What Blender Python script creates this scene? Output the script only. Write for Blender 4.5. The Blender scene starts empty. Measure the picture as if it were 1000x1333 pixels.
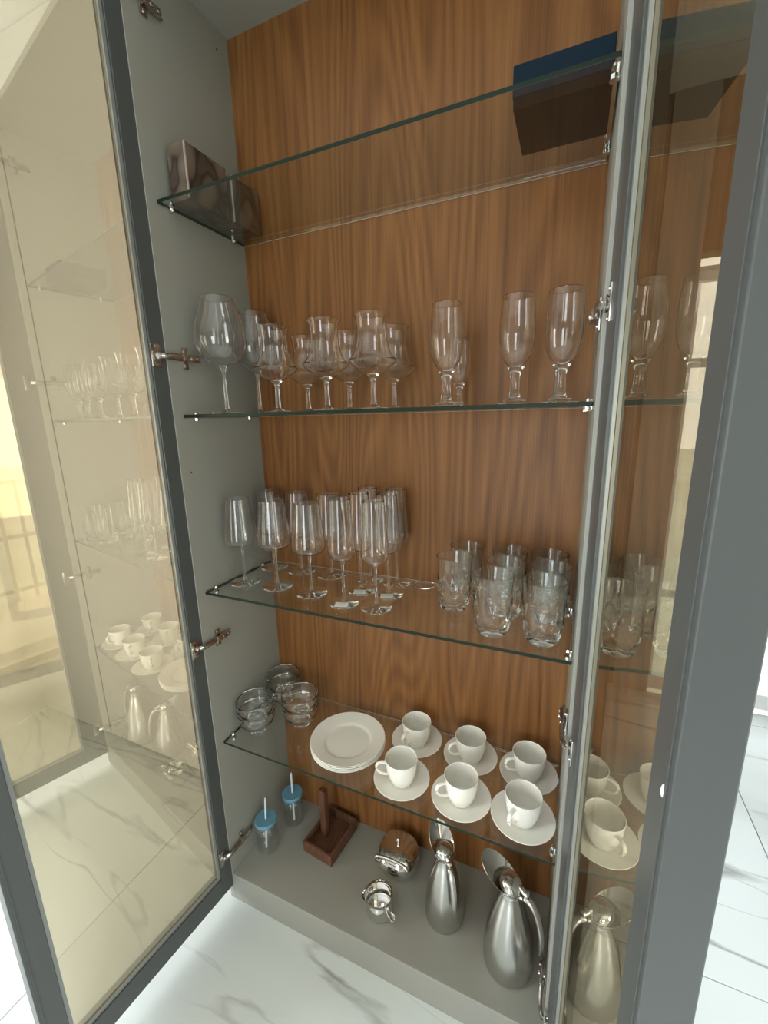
import bpy, bmesh, math, random
from mathutils import Vector, Matrix
random.seed(7)
sc = bpy.context.scene
C = sc.collection
PI = math.pi

# ------------------------------------------------------------------ camera
CAM = Vector((0.8755, -0.7471, 1.4700))
YAW, PITCH, ROLL, FPX = -0.4185, -0.2199, -0.0235, 550.06
f = Vector((math.sin(YAW) * math.cos(PITCH), math.cos(YAW) * math.cos(PITCH), math.sin(PITCH)))
r0 = Vector((math.cos(YAW), -math.sin(YAW), 0)); u0 = r0.cross(f)
r = r0 * math.cos(ROLL) + u0 * math.sin(ROLL)
u = -r0 * math.sin(ROLL) + u0 * math.cos(ROLL)
cd = bpy.data.cameras.new('camera'); cam = bpy.data.objects.new('camera', cd); C.objects.link(cam)
cam.matrix_world = Matrix(((r.x, u.x, -f.x, CAM.x), (r.y, u.y, -f.y, CAM.y), (r.z, u.z, -f.z, CAM.z), (0, 0, 0, 1)))
cd.sensor_fit = 'VERTICAL'; cd.sensor_height = 36.0; cd.lens = FPX / 1333 * 36.0; cd.clip_start = 0.02
sc.camera = cam

# ------------------------------------------------------------------ world, lights, exposure
w = bpy.data.worlds.new('overcast_sky'); sc.world = w; w.use_nodes = True
bg = w.node_tree.nodes['Background']
bg.inputs[0].default_value = (0.90, 0.97, 1.0, 1); bg.inputs[1].default_value = 3.2

def area(name, loc, rot, sx, sy, power, col=(1, 1, 1)):
    l = bpy.data.lights.new(name, 'AREA'); l.shape = 'RECTANGLE'; l.size = sx; l.size_y = sy
    l.energy = power; l.color = col
    o = bpy.data.objects.new(name, l); C.objects.link(o); o.location = loc; o.rotation_euler = rot
    return o
# daylight entering by the window behind the photographer, the side window and the balcony door
area('window_daylight', (0.70, -3.02, 1.10), (PI / 2, 0, 0), 0.8, 1.8, 25, (0.93, 0.98, 1.0))
area('side_window_daylight', (-1.62, -1.45, 1.2), (PI / 2, 0, -PI / 2), 1.1, 1.7, 80, (0.95, 0.985, 1.0))
area('balcony_daylight', (2.16, -0.55, 1.2), (PI / 2, 0, PI / 2), 2.3, 2.1, 16, (0.93, 0.98, 1.0))
sc.view_settings.view_transform = 'Standard'; sc.view_settings.look = 'None'
sc.view_settings.gamma = 1.0; sc.view_settings.use_curve_mapping = False
sc.view_settings.exposure = 0.15
sc.cycles.max_bounces = 24; sc.cycles.transmission_bounces = 20; sc.cycles.glossy_bounces = 8
sc.cycles.transparent_max_bounces = 48; sc.cycles.diffuse_bounces = 5
sc.cycles.use_denoising = True; sc.cycles.sample_clamp_indirect = 6.0

# ------------------------------------------------------------------ materials
def new_mat(name):
    m = bpy.data.materials.new(name); m.use_nodes = True
    nt = m.node_tree; nt.nodes.clear()
    out = nt.nodes.new('ShaderNodeOutputMaterial')
    return m, nt, out
def N(nt, t, **kw):
    n = nt.nodes.new(t)
    for k, v in kw.items(): setattr(n, k, v)
    return n
def L(nt, a, b): nt.links.new(a, b)

def principled(name, col, rough=0.5, metal=0.0, bump=0.0, bscale=80, coat=0.0, spec=0.5, var=0.0):
    m, nt, out = new_mat(name)
    p = N(nt, 'ShaderNodeBsdfPrincipled')
    p.inputs['Base Color'].default_value = (*col, 1); p.inputs['Roughness'].default_value = rough
    p.inputs['Metallic'].default_value = metal; p.inputs['Coat Weight'].default_value = coat
    p.inputs['Specular IOR Level'].default_value = spec
    tc = N(nt, 'ShaderNodeTexCoord'); no = N(nt, 'ShaderNodeTexNoise')
    no.inputs['Scale'].default_value = bscale; no.inputs['Detail'].default_value = 4
    L(nt, tc.outputs['Object'], no.inputs['Vector'])
    if var > 0:
        mx = N(nt, 'ShaderNodeMix', data_type='RGBA')
        mx.inputs['A'].default_value = (*[c * (1 - var) for c in col], 1)
        mx.inputs['B'].default_value = (*[min(1, c * (1 + var)) for c in col], 1)
        L(nt, no.outputs['Fac'], mx.inputs['Factor']); L(nt, mx.outputs['Result'], p.inputs['Base Color'])
    if bump > 0:
        b = N(nt, 'ShaderNodeBump'); b.inputs['Strength'].default_value = bump; b.inputs['Distance'].default_value = 0.002
        L(nt, no.outputs['Fac'], b.inputs['Height']); L(nt, b.outputs['Normal'], p.inputs['Normal'])
    L(nt, p.outputs[0], out.inputs[0])
    return m

def thin_glass(name, tint, edge_tint, r0_=0.045, power=4.0, gain=0.9, rough=0.0, gcol=(1, 1, 1)):
    """glass wall: clear head-on, reflecting and denser at grazing angles"""
    m, nt, out = new_mat(name)
    lw = N(nt, 'ShaderNodeLayerWeight'); lw.inputs['Blend'].default_value = 0.5
    pw = N(nt, 'ShaderNodeMath', operation='POWER'); pw.inputs[1].default_value = power
    L(nt, lw.outputs['Facing'], pw.inputs[0])
    ma = N(nt, 'ShaderNodeMath', operation='MULTIPLY_ADD'); ma.inputs[1].default_value = gain; ma.inputs[2].default_value = r0_
    L(nt, pw.outputs[0], ma.inputs[0])
    mx = N(nt, 'ShaderNodeMix', data_type='RGBA')
    mx.inputs['A'].default_value = (*tint, 1); mx.inputs['B'].default_value = (*edge_tint, 1)
    p3 = N(nt, 'ShaderNodeMath', operation='POWER'); p3.inputs[1].default_value = 3.0
    L(nt, lw.outputs['Facing'], p3.inputs[0]); L(nt, p3.outputs[0], mx.inputs['Factor'])
    tr = N(nt, 'ShaderNodeBsdfTransparent'); L(nt, mx.outputs['Result'], tr.inputs[0])
    gl = N(nt, 'ShaderNodeBsdfGlossy'); gl.inputs['Roughness'].default_value = rough
    gl.inputs[0].default_value = (*gcol, 1)
    ms = N(nt, 'ShaderNodeMixShader')
    L(nt, ma.outputs[0], ms.inputs[0]); L(nt, tr.outputs[0], ms.inputs[1]); L(nt, gl.outputs[0], ms.inputs[2])
    L(nt, ms.outputs[0], out.inputs[0])
    return m

def solid_glass(name, col=(1, 1, 1), ior=1.42, rough=0.0):
    m, nt, out = new_mat(name)
    g = N(nt, 'ShaderNodeBsdfGlass'); g.inputs['Color'].default_value = (*col, 1)
    g.inputs['IOR'].default_value = ior; g.inputs['Roughness'].default_value = rough
    L(nt, g.outputs[0], out.inputs[0])
    return m

def wood_mat(name, dark, mid, light, scale=1.0, rough=0.42):
    m, nt, out = new_mat(name)
    geo = N(nt, 'ShaderNodeTexCoord')
    # cathedral figure: bent bands, stretched along the height
    mp = N(nt, 'ShaderNodeMapping'); mp.inputs['Scale'].default_value = (5.0 * scale, 1.0, 0.55 * scale)
    L(nt, geo.outputs['Object'], mp.inputs['Vector'])
    n1 = N(nt, 'ShaderNodeTexNoise'); n1.inputs['Scale'].default_value = 1.0; n1.inputs['Detail'].default_value = 1.0
    L(nt, mp.outputs[0], n1.inputs['Vector'])
    mu = N(nt, 'ShaderNodeMath', operation='MULTIPLY'); mu.inputs[1].default_value = 125.0
    L(nt, n1.outputs['Fac'], mu.inputs[0])
    si = N(nt, 'ShaderNodeMath', operation='SINE'); L(nt, mu.outputs[0], si.inputs[0])
    # fine pores
    mp2 = N(nt, 'ShaderNodeMapping'); mp2.inputs['Scale'].default_value = (420 * scale, 420, 4.5 * scale)
    L(nt, geo.outputs['Object'], mp2.inputs['Vector'])
    n2 = N(nt, 'ShaderNodeTexNoise'); n2.inputs['Scale'].default_value = 1.0; n2.inputs['Detail'].default_value = 5.0
    L(nt, mp2.outputs[0], n2.inputs['Vector'])
    mp3 = N(nt, 'ShaderNodeMapping'); mp3.inputs['Scale'].default_value = (62 * scale, 62, 0.6 * scale)
    L(nt, geo.outputs['Object'], mp3.inputs['Vector'])
    n3 = N(nt, 'ShaderNodeTexNoise'); n3.inputs['Scale'].default_value = 1.0; n3.inputs['Detail'].default_value = 3.0
    L(nt, mp3.outputs[0], n3.inputs['Vector'])
    a = N(nt, 'ShaderNodeMath', operation='MULTIPLY_ADD'); a.inputs[1].default_value = 0.068; L(nt, si.outputs[0], a.inputs[0])
    b = N(nt, 'ShaderNodeMath', operation='MULTIPLY_ADD'); b.inputs[1].default_value = 0.36
    L(nt, n2.outputs['Fac'], b.inputs[0])
    c = N(nt, 'ShaderNodeMath', operation='MULTIPLY_ADD'); c.inputs[1].default_value = 0.42; c.inputs[2].default_value = 0.125
    L(nt, n3.outputs['Fac'], c.inputs[0]); L(nt, c.outputs[0], b.inputs[2]); L(nt, b.outputs[0], a.inputs[2])
    ra = N(nt, 'ShaderNodeValToRGB')
    e = ra.color_ramp.elements
    e[0].position = 0.28; e[0].color = (*dark, 1); e[1].position = 0.75; e[1].color = (*light, 1)
    k = e.new(0.5); k.color = (*mid, 1)
    L(nt, a.outputs[0], ra.inputs[0])
    p = N(nt, 'ShaderNodeBsdfPrincipled'); p.inputs['Roughness'].default_value = rough
    p.inputs['Specular IOR Level'].default_value = 0.28
    L(nt, ra.outputs[0], p.inputs['Base Color'])
    L(nt, p.outputs[0], out.inputs[0])
    return m

def marble_mat(name):
    m, nt, out = new_mat(name)
    geo = N(nt, 'ShaderNodeNewGeometry'); oi = N(nt, 'ShaderNodeObjectInfo')
    sc_ = N(nt, 'ShaderNodeVectorMath', operation='SCALE'); sc_.inputs['Scale'].default_value = 9.0
    cmb = N(nt, 'ShaderNodeCombineXYZ'); L(nt, oi.outputs['Random'], cmb.inputs[0]); L(nt, oi.outputs['Random'], cmb.inputs[2])
    L(nt, cmb.outputs[0], sc_.inputs[0])
    ad = N(nt, 'ShaderNodeVectorMath', operation='ADD'); L(nt, geo.outputs['Position'], ad.inputs[0]); L(nt, sc_.outputs[0], ad.inputs[1])
    rot = N(nt, 'ShaderNodeMapping'); rot.inputs['Rotation'].default_value = (0, 0, 0.75); rot.inputs['Scale'].default_value = (0.34, 1.9, 1)
    L(nt, ad.outputs[0], rot.inputs['Vector'])
    wob = N(nt, 'ShaderNodeTexNoise'); wob.inputs['Scale'].default_value = 4.0; wob.inputs['Detail'].default_value = 5
    L(nt, rot.outputs[0], wob.inputs['Vector'])
    mix = N(nt, 'ShaderNodeMix', data_type='VECTOR'); mix.inputs['Factor'].default_value = 0.16
    L(nt, rot.outputs[0], mix.inputs[4]); L(nt, wob.outputs['Color'], mix.inputs[5])
    veins = []
    for s, wd, st in ((1.5, 0.014, 0.85), (3.4, 0.011, 0.5), (0.9, 0.06, 0.2)):
        n = N(nt, 'ShaderNodeTexNoise'); n.inputs['Scale'].default_value = s; n.inputs['Detail'].default_value = 2
        L(nt, mix.outputs[1], n.inputs['Vector'])
        su = N(nt, 'ShaderNodeMath', operation='SUBTRACT'); su.inputs[1].default_value = 0.5; L(nt, n.outputs['Fac'], su.inputs[0])
        ab = N(nt, 'ShaderNodeMath', operation='ABSOLUTE'); L(nt, su.outputs[0], ab.inputs[0])
        mr = N(nt, 'ShaderNodeMapRange'); mr.inputs['From Max'].default_value = wd
        mr.inputs['To Min'].default_value = st; mr.inputs['To Max'].default_value = 0.0
        L(nt, ab.outputs[0], mr.inputs[0]); veins.append(mr.outputs[0])
    fade = N(nt, 'ShaderNodeTexNoise'); fade.inputs['Scale'].default_value = 2.2; L(nt, ad.outputs[0], fade.inputs['Vector'])
    fr = N(nt, 'ShaderNodeMapRange'); fr.inputs['From Min'].default_value = 0.36; fr.inputs['From Max'].default_value = 0.55
    L(nt, fade.outputs['Fac'], fr.inputs[0])
    s1 = N(nt, 'ShaderNodeMath', operation='MAXIMUM'); L(nt, veins[0], s1.inputs[0]); L(nt, veins[1], s1.inputs[1])
    s2 = N(nt, 'ShaderNodeMath', operation='MULTIPLY'); L(nt, s1.outputs[0], s2.inputs[0]); L(nt, fr.outputs[0], s2.inputs[1])
    s3 = N(nt, 'ShaderNodeMath', operation='MAXIMUM'); L(nt, s2.outputs[0], s3.inputs[0]); L(nt, veins[2], s3.inputs[1])
    cm = N(nt, 'ShaderNodeMix', data_type='RGBA')
    cm.inputs['A'].default_value = (0.63, 0.67, 0.655, 1); cm.inputs['B'].default_value = (0.21, 0.215, 0.215, 1)
    L(nt, s3.outputs[0], cm.inputs['Factor'])
    p = N(nt, 'ShaderNodeBsdfPrincipled'); p.inputs['Roughness'].default_value = 0.22
    L(nt, cm.outputs['Result'], p.inputs['Base Color']); L(nt, p.outputs[0], out.inputs[0])
    return m

def print_mat(name):
    """printed carton: pale stoneware jars on a dun ground"""
    m, nt, out = new_mat(name)
    tc = N(nt, 'ShaderNodeTexCoord')
    mp = N(nt, 'ShaderNodeMapping'); mp.inputs['Scale'].default_value = (30, 30, 20)
    L(nt, tc.outputs['Object'], mp.inputs['Vector'])
    v = N(nt, 'ShaderNodeTexVoronoi'); v.inputs['Scale'].default_value = 1.0; v.feature = 'SMOOTH_F1'; v.inputs['Randomness'].default_value = 0.7
    L(nt, mp.outputs[0], v.inputs['Vector'])
    ra = N(nt, 'ShaderNodeValToRGB'); e = ra.color_ramp.elements
    e[0].position = 0.0; e[0].color = (0.20, 0.155, 0.12, 1); e[1].position = 0.75; e[1].color = (0.045, 0.032, 0.024, 1)
    k = e.new(0.42); k.color = (0.12, 0.088, 0.066, 1); k = e.new(0.52); k.color = (0.025, 0.018, 0.014, 1); k = e.new(0.58); k.color = (0.08, 0.056, 0.042, 1)
    L(nt, v.outputs['Distance'], ra.inputs[0])
    wv = N(nt, 'ShaderNodeTexWave'); wv.bands_direction = 'Z'; wv.inputs['Scale'].default_value = 60; wv.inputs['Distortion'].default_value = 3
    L(nt, tc.outputs['Object'], wv.inputs['Vector'])
    mx = N(nt, 'ShaderNodeMix', data_type='RGBA', blend_type='MULTIPLY'); mx.inputs['Factor'].default_value = 0.08
    L(nt, ra.outputs[0], mx.inputs['A']); L(nt, wv.outputs['Color'], mx.inputs['B'])
    p = N(nt, 'ShaderNodeBsdfPrincipled'); p.inputs['Roughness'].default_value = 0.35
    L(nt, mx.outputs['Result'], p.inputs['Base Color']); L(nt, p.outputs[0], out.inputs[0])
    return m

M = {}
M['panel'] = principled('grey_laminate', (0.27, 0.268, 0.235), 0.45, bump=0.03, bscale=300, var=0.03)
M['wood'] = wood_mat('walnut_veneer', (0.100, 0.039, 0.011), (0.200, 0.084, 0.0255), (0.285, 0.132, 0.044))
M['wood2'] = wood_mat('shaded_wood', (0.06, 0.028, 0.016), (0.12, 0.055, 0.032), (0.17, 0.085, 0.05), 2.0)  # tone lowered for the shadow the caddy stands in
M['frame'] = principled('door_aluminium', (0.068, 0.073, 0.070), 0.38, metal=0.15, var=0.03, bscale=30)
M['bead'] = principled('aluminium_bead', (0.24, 0.25, 0.235), 0.35, metal=0.3)
M['gasket'] = principled('black_gasket', (0.03, 0.03, 0.03), 0.6)
M['bronze'] = thin_glass('bronze_reflective_glass', (0.56, 0.485, 0.36), (0.50, 0.43, 0.32), 0.48, 5.0, 0.40, 0.0, (0.93, 0.85, 0.69))
M['pane_clear'] = thin_glass('glass_outer_face', (0.98, 0.98, 0.97), (0.9, 0.9, 0.88), 0.04, 5.0, 0.5)
M['shelf_face'] = thin_glass('shelf_glass_face', (0.94, 0.955, 0.94), (0.80, 0.84, 0.81), 0.05, 4.0, 0.5)
M['shelf_edge'] = principled('shelf_glass_edge', (0.010, 0.020, 0.013), 0.4, spec=0.15)
M['shelf_back'] = principled('shelf_edge_gleam', (0.62, 0.66, 0.60), 0.3)  # pale tone painted for the gleam of light along the back edge
M['glass'] = thin_glass('crystal_wall', (0.992, 0.992, 0.992), (0.88, 0.885, 0.88), 0.03, 3.5, 0.8)
M['crystal'] = solid_glass('crystal_solid', (0.997, 0.997, 0.997))
M['pressed'] = solid_glass('pressed_glass', (0.995, 1.0, 0.997), 1.40)
M['jarglass'] = thin_glass('jar_glass', (0.985, 0.99, 0.99), (0.82, 0.86, 0.86), 0.04, 3.5, 0.7)
M['china'] = principled('white_porcelain', (0.87, 0.86, 0.80), 0.18, coat=0.3)
M['steel'] = principled('brushed_steel', (0.55, 0.54, 0.51), 0.27, metal=1.0, var=0.05, bscale=20)
M['chrome'] = principled('polished_chrome', (0.72, 0.71, 0.69), 0.07, metal=1.0)
M['nickel'] = principled('nickel_hinge', (0.50, 0.48, 0.45), 0.2, metal=1.0)
M['blue'] = principled('blue_lid', (0.12, 0.285, 0.40), 0.4)
M['straw'] = principled('straw_plastic', (0.62, 0.72, 0.75), 0.35)
M['navy'] = principled('navy_card', (0.004, 0.014, 0.026), 0.6, spec=0.12)
M['blackcard'] = principled('black_card', (0.006, 0.005, 0.004), 0.8, spec=0.1)
M['marble'] = marble_mat('white_marble')
M['grout'] = principled('grout', (0.34, 0.35, 0.34), 0.8)
M['wall'] = principled('white_wall', (0.80, 0.78, 0.74), 0.7, bump=0.02, bscale=120)
M['dimwall'] = principled('dimmed_wall', (0.34, 0.32, 0.29), 0.75, bump=0.02, bscale=120)  # paint darkened so the glass reflects a dimmer room
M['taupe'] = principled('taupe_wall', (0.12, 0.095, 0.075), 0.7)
M['greywall'] = principled('grey_wall', (0.32, 0.31, 0.29), 0.7)
M['ceiling'] = principled('ceiling_paint', (0.85, 0.84, 0.82), 0.8)
M['white'] = principled('white_frame_paint', (0.82, 0.82, 0.80), 0.35)
M['railing'] = principled('railing_metal', (0.35, 0.36, 0.36), 0.4, metal=0.6)
M['carton'] = print_mat('printed_carton')
M['cartonedge'] = principled('carton_white_edge', (0.34, 0.30, 0.26), 0.5, var=0.3, bscale=250)
M['paper'] = principled('white_sticker', (0.8, 0.79, 0.74), 0.6)
M['silicone'] = principled('clear_bumper', (0.85, 0.87, 0.87), 0.15, coat=0.5)
M['lawn'] = principled('garden_ground', (0.50, 0.54, 0.46), 0.9, var=0.4, bscale=0.3)
M['stone'] = principled('balcony_stone', (0.6, 0.57, 0.5), 0.6, var=0.08, bscale=3)

# ------------------------------------------------------------------ mesh helpers
def mesh_obj(name, bm, mats, parent=None, loc=None, smooth=False):
    bmesh.ops.recalc_face_normals(bm, faces=bm.faces)
    me = bpy.data.meshes.new(name); bm.to_mesh(me); bm.free()
    for m in (mats if isinstance(mats, (list, tuple)) else [mats]): me.materials.append(M[m])
    if smooth:
        me.polygons.foreach_set('use_smooth', [True] * len(me.polygons))
        try: me.set_sharp_from_angle(angle=math.radians(42))
        except Exception: pass
    o = bpy.data.objects.new(name, me); C.objects.link(o)
    if parent is not None: o.parent = parent
    if loc is not None: o.location = loc
    return o
def link_obj(name, me, parent=None, loc=(0, 0, 0), rotz=0):
    o = bpy.data.objects.new(name, me); C.objects.link(o); o.location = loc; o.rotation_euler = (0, 0, rotz)
    if parent is not None: o.parent = parent
    return o
def empty(name, loc=(0, 0, 0), rotz=0, parent=None):
    o = bpy.data.objects.new(name, None); C.objects.link(o); o.location = loc; o.rotation_euler = (0, 0, rotz)
    o.empty_display_size = 0.02
    if parent is not None: o.parent = parent
    return o
def tag(o, label, cat, group=None):
    o['label'] = label; o['category'] = cat
    if group: o['group'] = group
    return o
def struct(o, label=None):
    o['kind'] = 'structure'
    if label: o['label'] = label
    return o
def box(bm, x0, x1, y0, y1, z0, z1, bev=0.0, mi=0, mat=None):
    t = bmesh.new()
    bmesh.ops.create_cube(t, size=1.0)
    for v in t.verts:
        v.co = Vector(((x0 + x1) / 2 + v.co.x * (x1 - x0), (y0 + y1) / 2 + v.co.y * (y1 - y0), (z0 + z1) / 2 + v.co.z * (z1 - z0)))
    if bev > 0: bmesh.ops.bevel(t, geom=t.edges[:], offset=bev, segments=2, affect='EDGES', profile=0.5)
    join(bm, t, mi, mat)
def join(bm, t, mi=0, mat=None):
    vm = {}
    for v in t.verts: vm[v] = bm.verts.new(mat @ v.co if mat is not None else v.co)
    for fc in t.faces:
        try:
            nf = bm.faces.new([vm[v] for v in fc.verts]); nf.material_index = mi if mi else fc.material_index
        except ValueError: pass
    t.free()
def cyl(bm, p0, p1, ra, rb=None, seg=16, mi=0, cap=True):
    rb = ra if rb is None else rb
    p0, p1 = Vector(p0), Vector(p1); d = (p1 - p0)
    q = d.to_track_quat('Z', 'Y').to_matrix()
    A, B = [], []
    for i in range(seg):
        a = 2 * PI * i / seg; o = Vector((math.cos(a), math.sin(a), 0))
        A.append(bm.verts.new(p0 + q @ (o * ra))); B.append(bm.verts.new(p1 + q @ (o * rb)))
    for i in range(seg):
        j = (i + 1) % seg; bm.faces.new((A[i], A[j], B[j], B[i])).material_index = mi
    if cap:
        bm.faces.new(A[::-1]).material_index = mi; bm.faces.new(B).material_index = mi
def crom(pts, n):
    """Catmull-Rom through the points, n samples per span"""
    P = [Vector(p) for p in pts]; P = [2 * P[0] - P[1]] + P + [2 * P[-1] - P[-2]]
    out = []
    for i in range(1, len(P) - 2):
        for k in range(n):
            t = k / n; a, b, c, d = P[i - 1], P[i], P[i + 1], P[i + 2]
            out.append(0.5 * ((2 * b) + (c - a) * t + (2 * a - 5 * b + 4 * c - d) * t * t + (3 * b - a - 3 * c + d) * t ** 3))
    out.append(P[-2]); return out
def lathe(bm, prof, seg=36, mod=None, mi=0, close=True):
    """prof: (r,z) list; r<=1e-6 collapses to the axis. mod(a, r, z)->r"""
    rings = []
    for (rr, z) in prof:
        if rr <= 1e-6: rings.append([bm.verts.new((0, 0, z))])
        else:
            ring = []
            for i in range(seg):
                a = 2 * PI * i / seg; q = mod(a, rr, z) if mod else rr
                ring.append(bm.verts.new((q * math.cos(a), q * math.sin(a), z)))
            rings.append(ring)
    for A, B in zip(rings[:-1], rings[1:]):
        if len(A) == 1 and len(B) == 1: continue
        for i in range(seg):
            j = (i + 1) % seg
            if len(A) == 1: fc = (A[0], B[j], B[i])
            elif len(B) == 1: fc = (A[i], A[j], B[0])
            else: fc = (A[i], A[j], B[j], B[i])
            bm.faces.new(fc).material_index = mi
def spline_prof(pts, n=5):
    return [(max(0.0, p[0]), p[1]) for p in crom([(a, b, 0) for a, b in pts], n)]
def shell(pts, th, n=5, floor=None):
    """closed thin wall: outside up, rim, inside down"""
    o = spline_prof(pts, n); res = list(o)
    inn = []
    for i, (rr, z) in enumerate(o):
        a = o[max(0, i - 1)]; b = o[min(len(o) - 1, i + 1)]
        d = Vector((b[0] - a[0], b[1] - a[1])); d = d.normalized() if d.length > 0 else Vector((0, 1))
        inn.append((max(0.0, rr - d.y * th), z + d.x * th))
    inn[-1] = (o[-1][0] - th, o[-1][1] - 0.0002)
    inn[0] = (0.0, inn[0][1] if o[0][0] <= 1e-6 else o[0][1] + th)
    mid = ((o[-1][0] - th / 2), o[-1][1] + th * 0.45)
    return res + [mid] + inn[::-1]
def tube(bm, pts, radii, seg=10, n=6, flat=1.0, up=None, mi=0):
    P = crom(pts, n); R = [v.x for v in crom([(q, 0, 0) for q in (radii if isinstance(radii, (list, tuple)) else [radii] * len(pts))], n)]
    rings = []; side = None
    for i, p in enumerate(P):
        d = (P[min(i + 1, len(P) - 1)] - P[max(i - 1, 0)]).normalized()
        if up is not None: s = Vector(up); s = (s - d * s.dot(d)).normalized()
        else:
            s = side if side is not None else (Vector((0, 0, 1)) if abs(d.z) < 0.9 else Vector((1, 0, 0)))
            s = (s - d * s.dot(d)).normalized(); side = s
        t = d.cross(s)
        rings.append([bm.verts.new(p + s * (R[i] * math.cos(2 * PI * k / seg)) + t * (R[i] * flat * math.sin(2 * PI * k / seg))) for k in range(seg)])
    for A, B in zip(rings[:-1], rings[1:]):
        for i in range(seg):
            j = (i + 1) % seg; bm.faces.new((A[i], A[j], B[j], B[i])).material_index = mi
    bm.faces.new(rings[0][::-1]).material_index = mi; bm.faces.new(rings[-1]).material_index = mi
def ball(bm, c, rr, sx=1, sy=1, sz=1, mi=0, seg=16):
    t = bmesh.new(); bmesh.ops.create_uvsphere(t, u_segments=seg, v_segments=seg // 2, radius=rr)
    for v in t.verts: v.co = Vector((c[0] + v.co.x * sx, c[1] + v.co.y * sy, c[2] + v.co.z * sz))
    join(bm, t, mi)

# ------------------------------------------------------------------ dimensions
W, D, YS = 0.9043, 0.3041, 0.0248
B = 0.10                                   # top of the cabinet floor
ZS = [1.9461, 1.4840, 1.0215, 0.5542]      # glass shelves, top to bottom
ZT = 2.4179                                # underside of the top panel
TH = 0.004                                 # half thickness of a shelf
PT = 0.018                                 # panel thickness

# ------------------------------------------------------------------ the room
RX0, RX1, RY0, RY1, RZ = -1.6, 2.2, -3.0, 1.65, 2.75
bm = bmesh.new(); box(bm, RX0, RX1, RY0, RY1, -0.06, -0.006)
floor = struct(mesh_obj('floor', bm, 'grout'), 'white marble tiled floor with grey veins')
TX, TY, JOINT = 1.445, 1.2, 0.0025
rows = [(-3.26, 0), (-2.06, 0), (-0.86, 0), (0.34, 0.48), (1.54, 0.48)]
for (y0, off) in rows:
    for k in range(-2, 3):
        x0 = 1.09 + off + k * TX
        xa, xb = max(x0, RX0), min(x0 + TX, RX1); ya, yb = max(y0, RY0), min(y0 + TY, RY1)
        if xb - xa < 0.05 or yb - ya < 0.05: continue
        bm = bmesh.new(); box(bm, xa + JOINT / 2, xb - JOINT / 2, ya + JOINT / 2, yb - JOINT / 2, -0.012, 0.0, 0.0012)
        mesh_obj('floor_tile', bm, 'marble', floor)
bm = bmesh.new(); box(bm, RX0, RX1, RY0, RY1, RZ, RZ + 0.1)
struct(mesh_obj('ceiling', bm, 'ceiling'), 'plain white ceiling')
# wall behind the cabinet, clad in tall white panels with dark gaps between
bm = bmesh.new(); box(bm, RX0, W + PT + 0.002, 0.345, 0.45, 0, RZ)
wb = struct(mesh_obj('wall_back', bm, 'gasket'), 'white panelled wall behind the display cabinet')
for (xa, xb) in ((RX0, -1.083), (-1.075, -0.02), (-0.016, W + PT + 0.002)):
    bm = bmesh.new(); box(bm, xa, xb, 0.327, 0.347, 0.004, RZ - 0.002, 0.001); mesh_obj('wall_panel', bm, 'wall', wb)
bm = bmesh.new(); box(bm, W + PT - 0.08, W + PT + 0.002, 0.45, RY1, 0, RZ)
struct(mesh_obj('wall_return', bm, 'taupe'), 'dark side wall of the passage beside the cabinet')
LY0, LY1, LZ0, LZ1 = -2.0, -0.9, 0.35, 2.05
bm = bmesh.new()
box(bm, RX0 - 0.1, RX0, RY0, LY0, 0, RZ); box(bm, RX0 - 0.1, RX0, LY1, 0.45, 0, RZ)
box(bm, RX0 - 0.1, RX0, LY0, LY1, 0, LZ0); box(bm, RX0 - 0.1, RX0, LY0, LY1, LZ1, RZ)
struct(mesh_obj('wall_left', bm, 'wall'), 'white side wall with a window')
w3 = struct(empty('window_3', (RX0 - 0.01, LY0, LZ0)), 'white framed side window')
for (a, b_) in ((0, 0.04), (1.06, 1.1)):
    bm = bmesh.new(); box(bm, -0.015, 0.015, a, b_, 0, LZ1 - LZ0, 0.003); mesh_obj('window_frame', bm, 'white', w3)
for (a, b_) in ((0, 0.05), (LZ1 - LZ0 - 0.05, LZ1 - LZ0)):
    bm = bmesh.new(); box(bm, -0.015, 0.015, 0, LY1 - LY0, a, b_, 0.003); mesh_obj('window_frame', bm, 'white', w3)
# wall at the end of the passage with a glazed door
FX0, FX1, FZ1 = 1.330, 2.02, 2.08
bm = bmesh.new(); box(bm, 0.8, 1.168, RY1, RY1 + 0.1, 0, RZ); box(bm, 1.168, RX1, RY1, RY1 + 0.1, FZ1 + 0.05, RZ)
struct(mesh_obj('wall_far', bm, 'taupe'), 'dark wall at the end of the passage')
bm = bmesh.new(); box(bm, 1.168, FX0, RY1 - 0.01, RY1 + 0.1, 0, RZ - 0.002, 0.002); box(bm, FX1, RX1, RY1 - 0.01, RY1 + 0.1, 0, FZ1 + 0.05, 0.002)
struct(mesh_obj('trim_1', bm, 'greywall'), 'grey jambs beside the bright glazed door')
d1 = struct(empty('door_1', (FX0, RY1 + 0.04, 0)), 'white framed glazed door at the end of the passage')
dw = FX1 - FX0
for (a, b_) in ((0, 0.018), (dw - 0.018, dw)):
    bm = bmesh.new(); box(bm, a, b_, -0.02, 0.02, 0.01, FZ1, 0.003); mesh_obj('door_stile', bm, 'white', d1)
for (a, b_) in ((0.01, 0.09), (0.54, 0.58), (1.66, 1.70), (FZ1 - 0.06, FZ1)):
    bm = bmesh.new(); box(bm, 0.018, dw - 0.018, -0.02, 0.02, a, b_, 0.003); mesh_obj('door_rail', bm, 'white', d1)
for (a, b_) in ((0.09, 0.54), (0.58, 1.66), (1.70, FZ1 - 0.06)):
    bm = bmesh.new(); box(bm, 0.018, dw - 0.018, -0.003, 0.003, a, b_); mesh_obj('door_pane', bm, 'pane_clear', d1)
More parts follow.
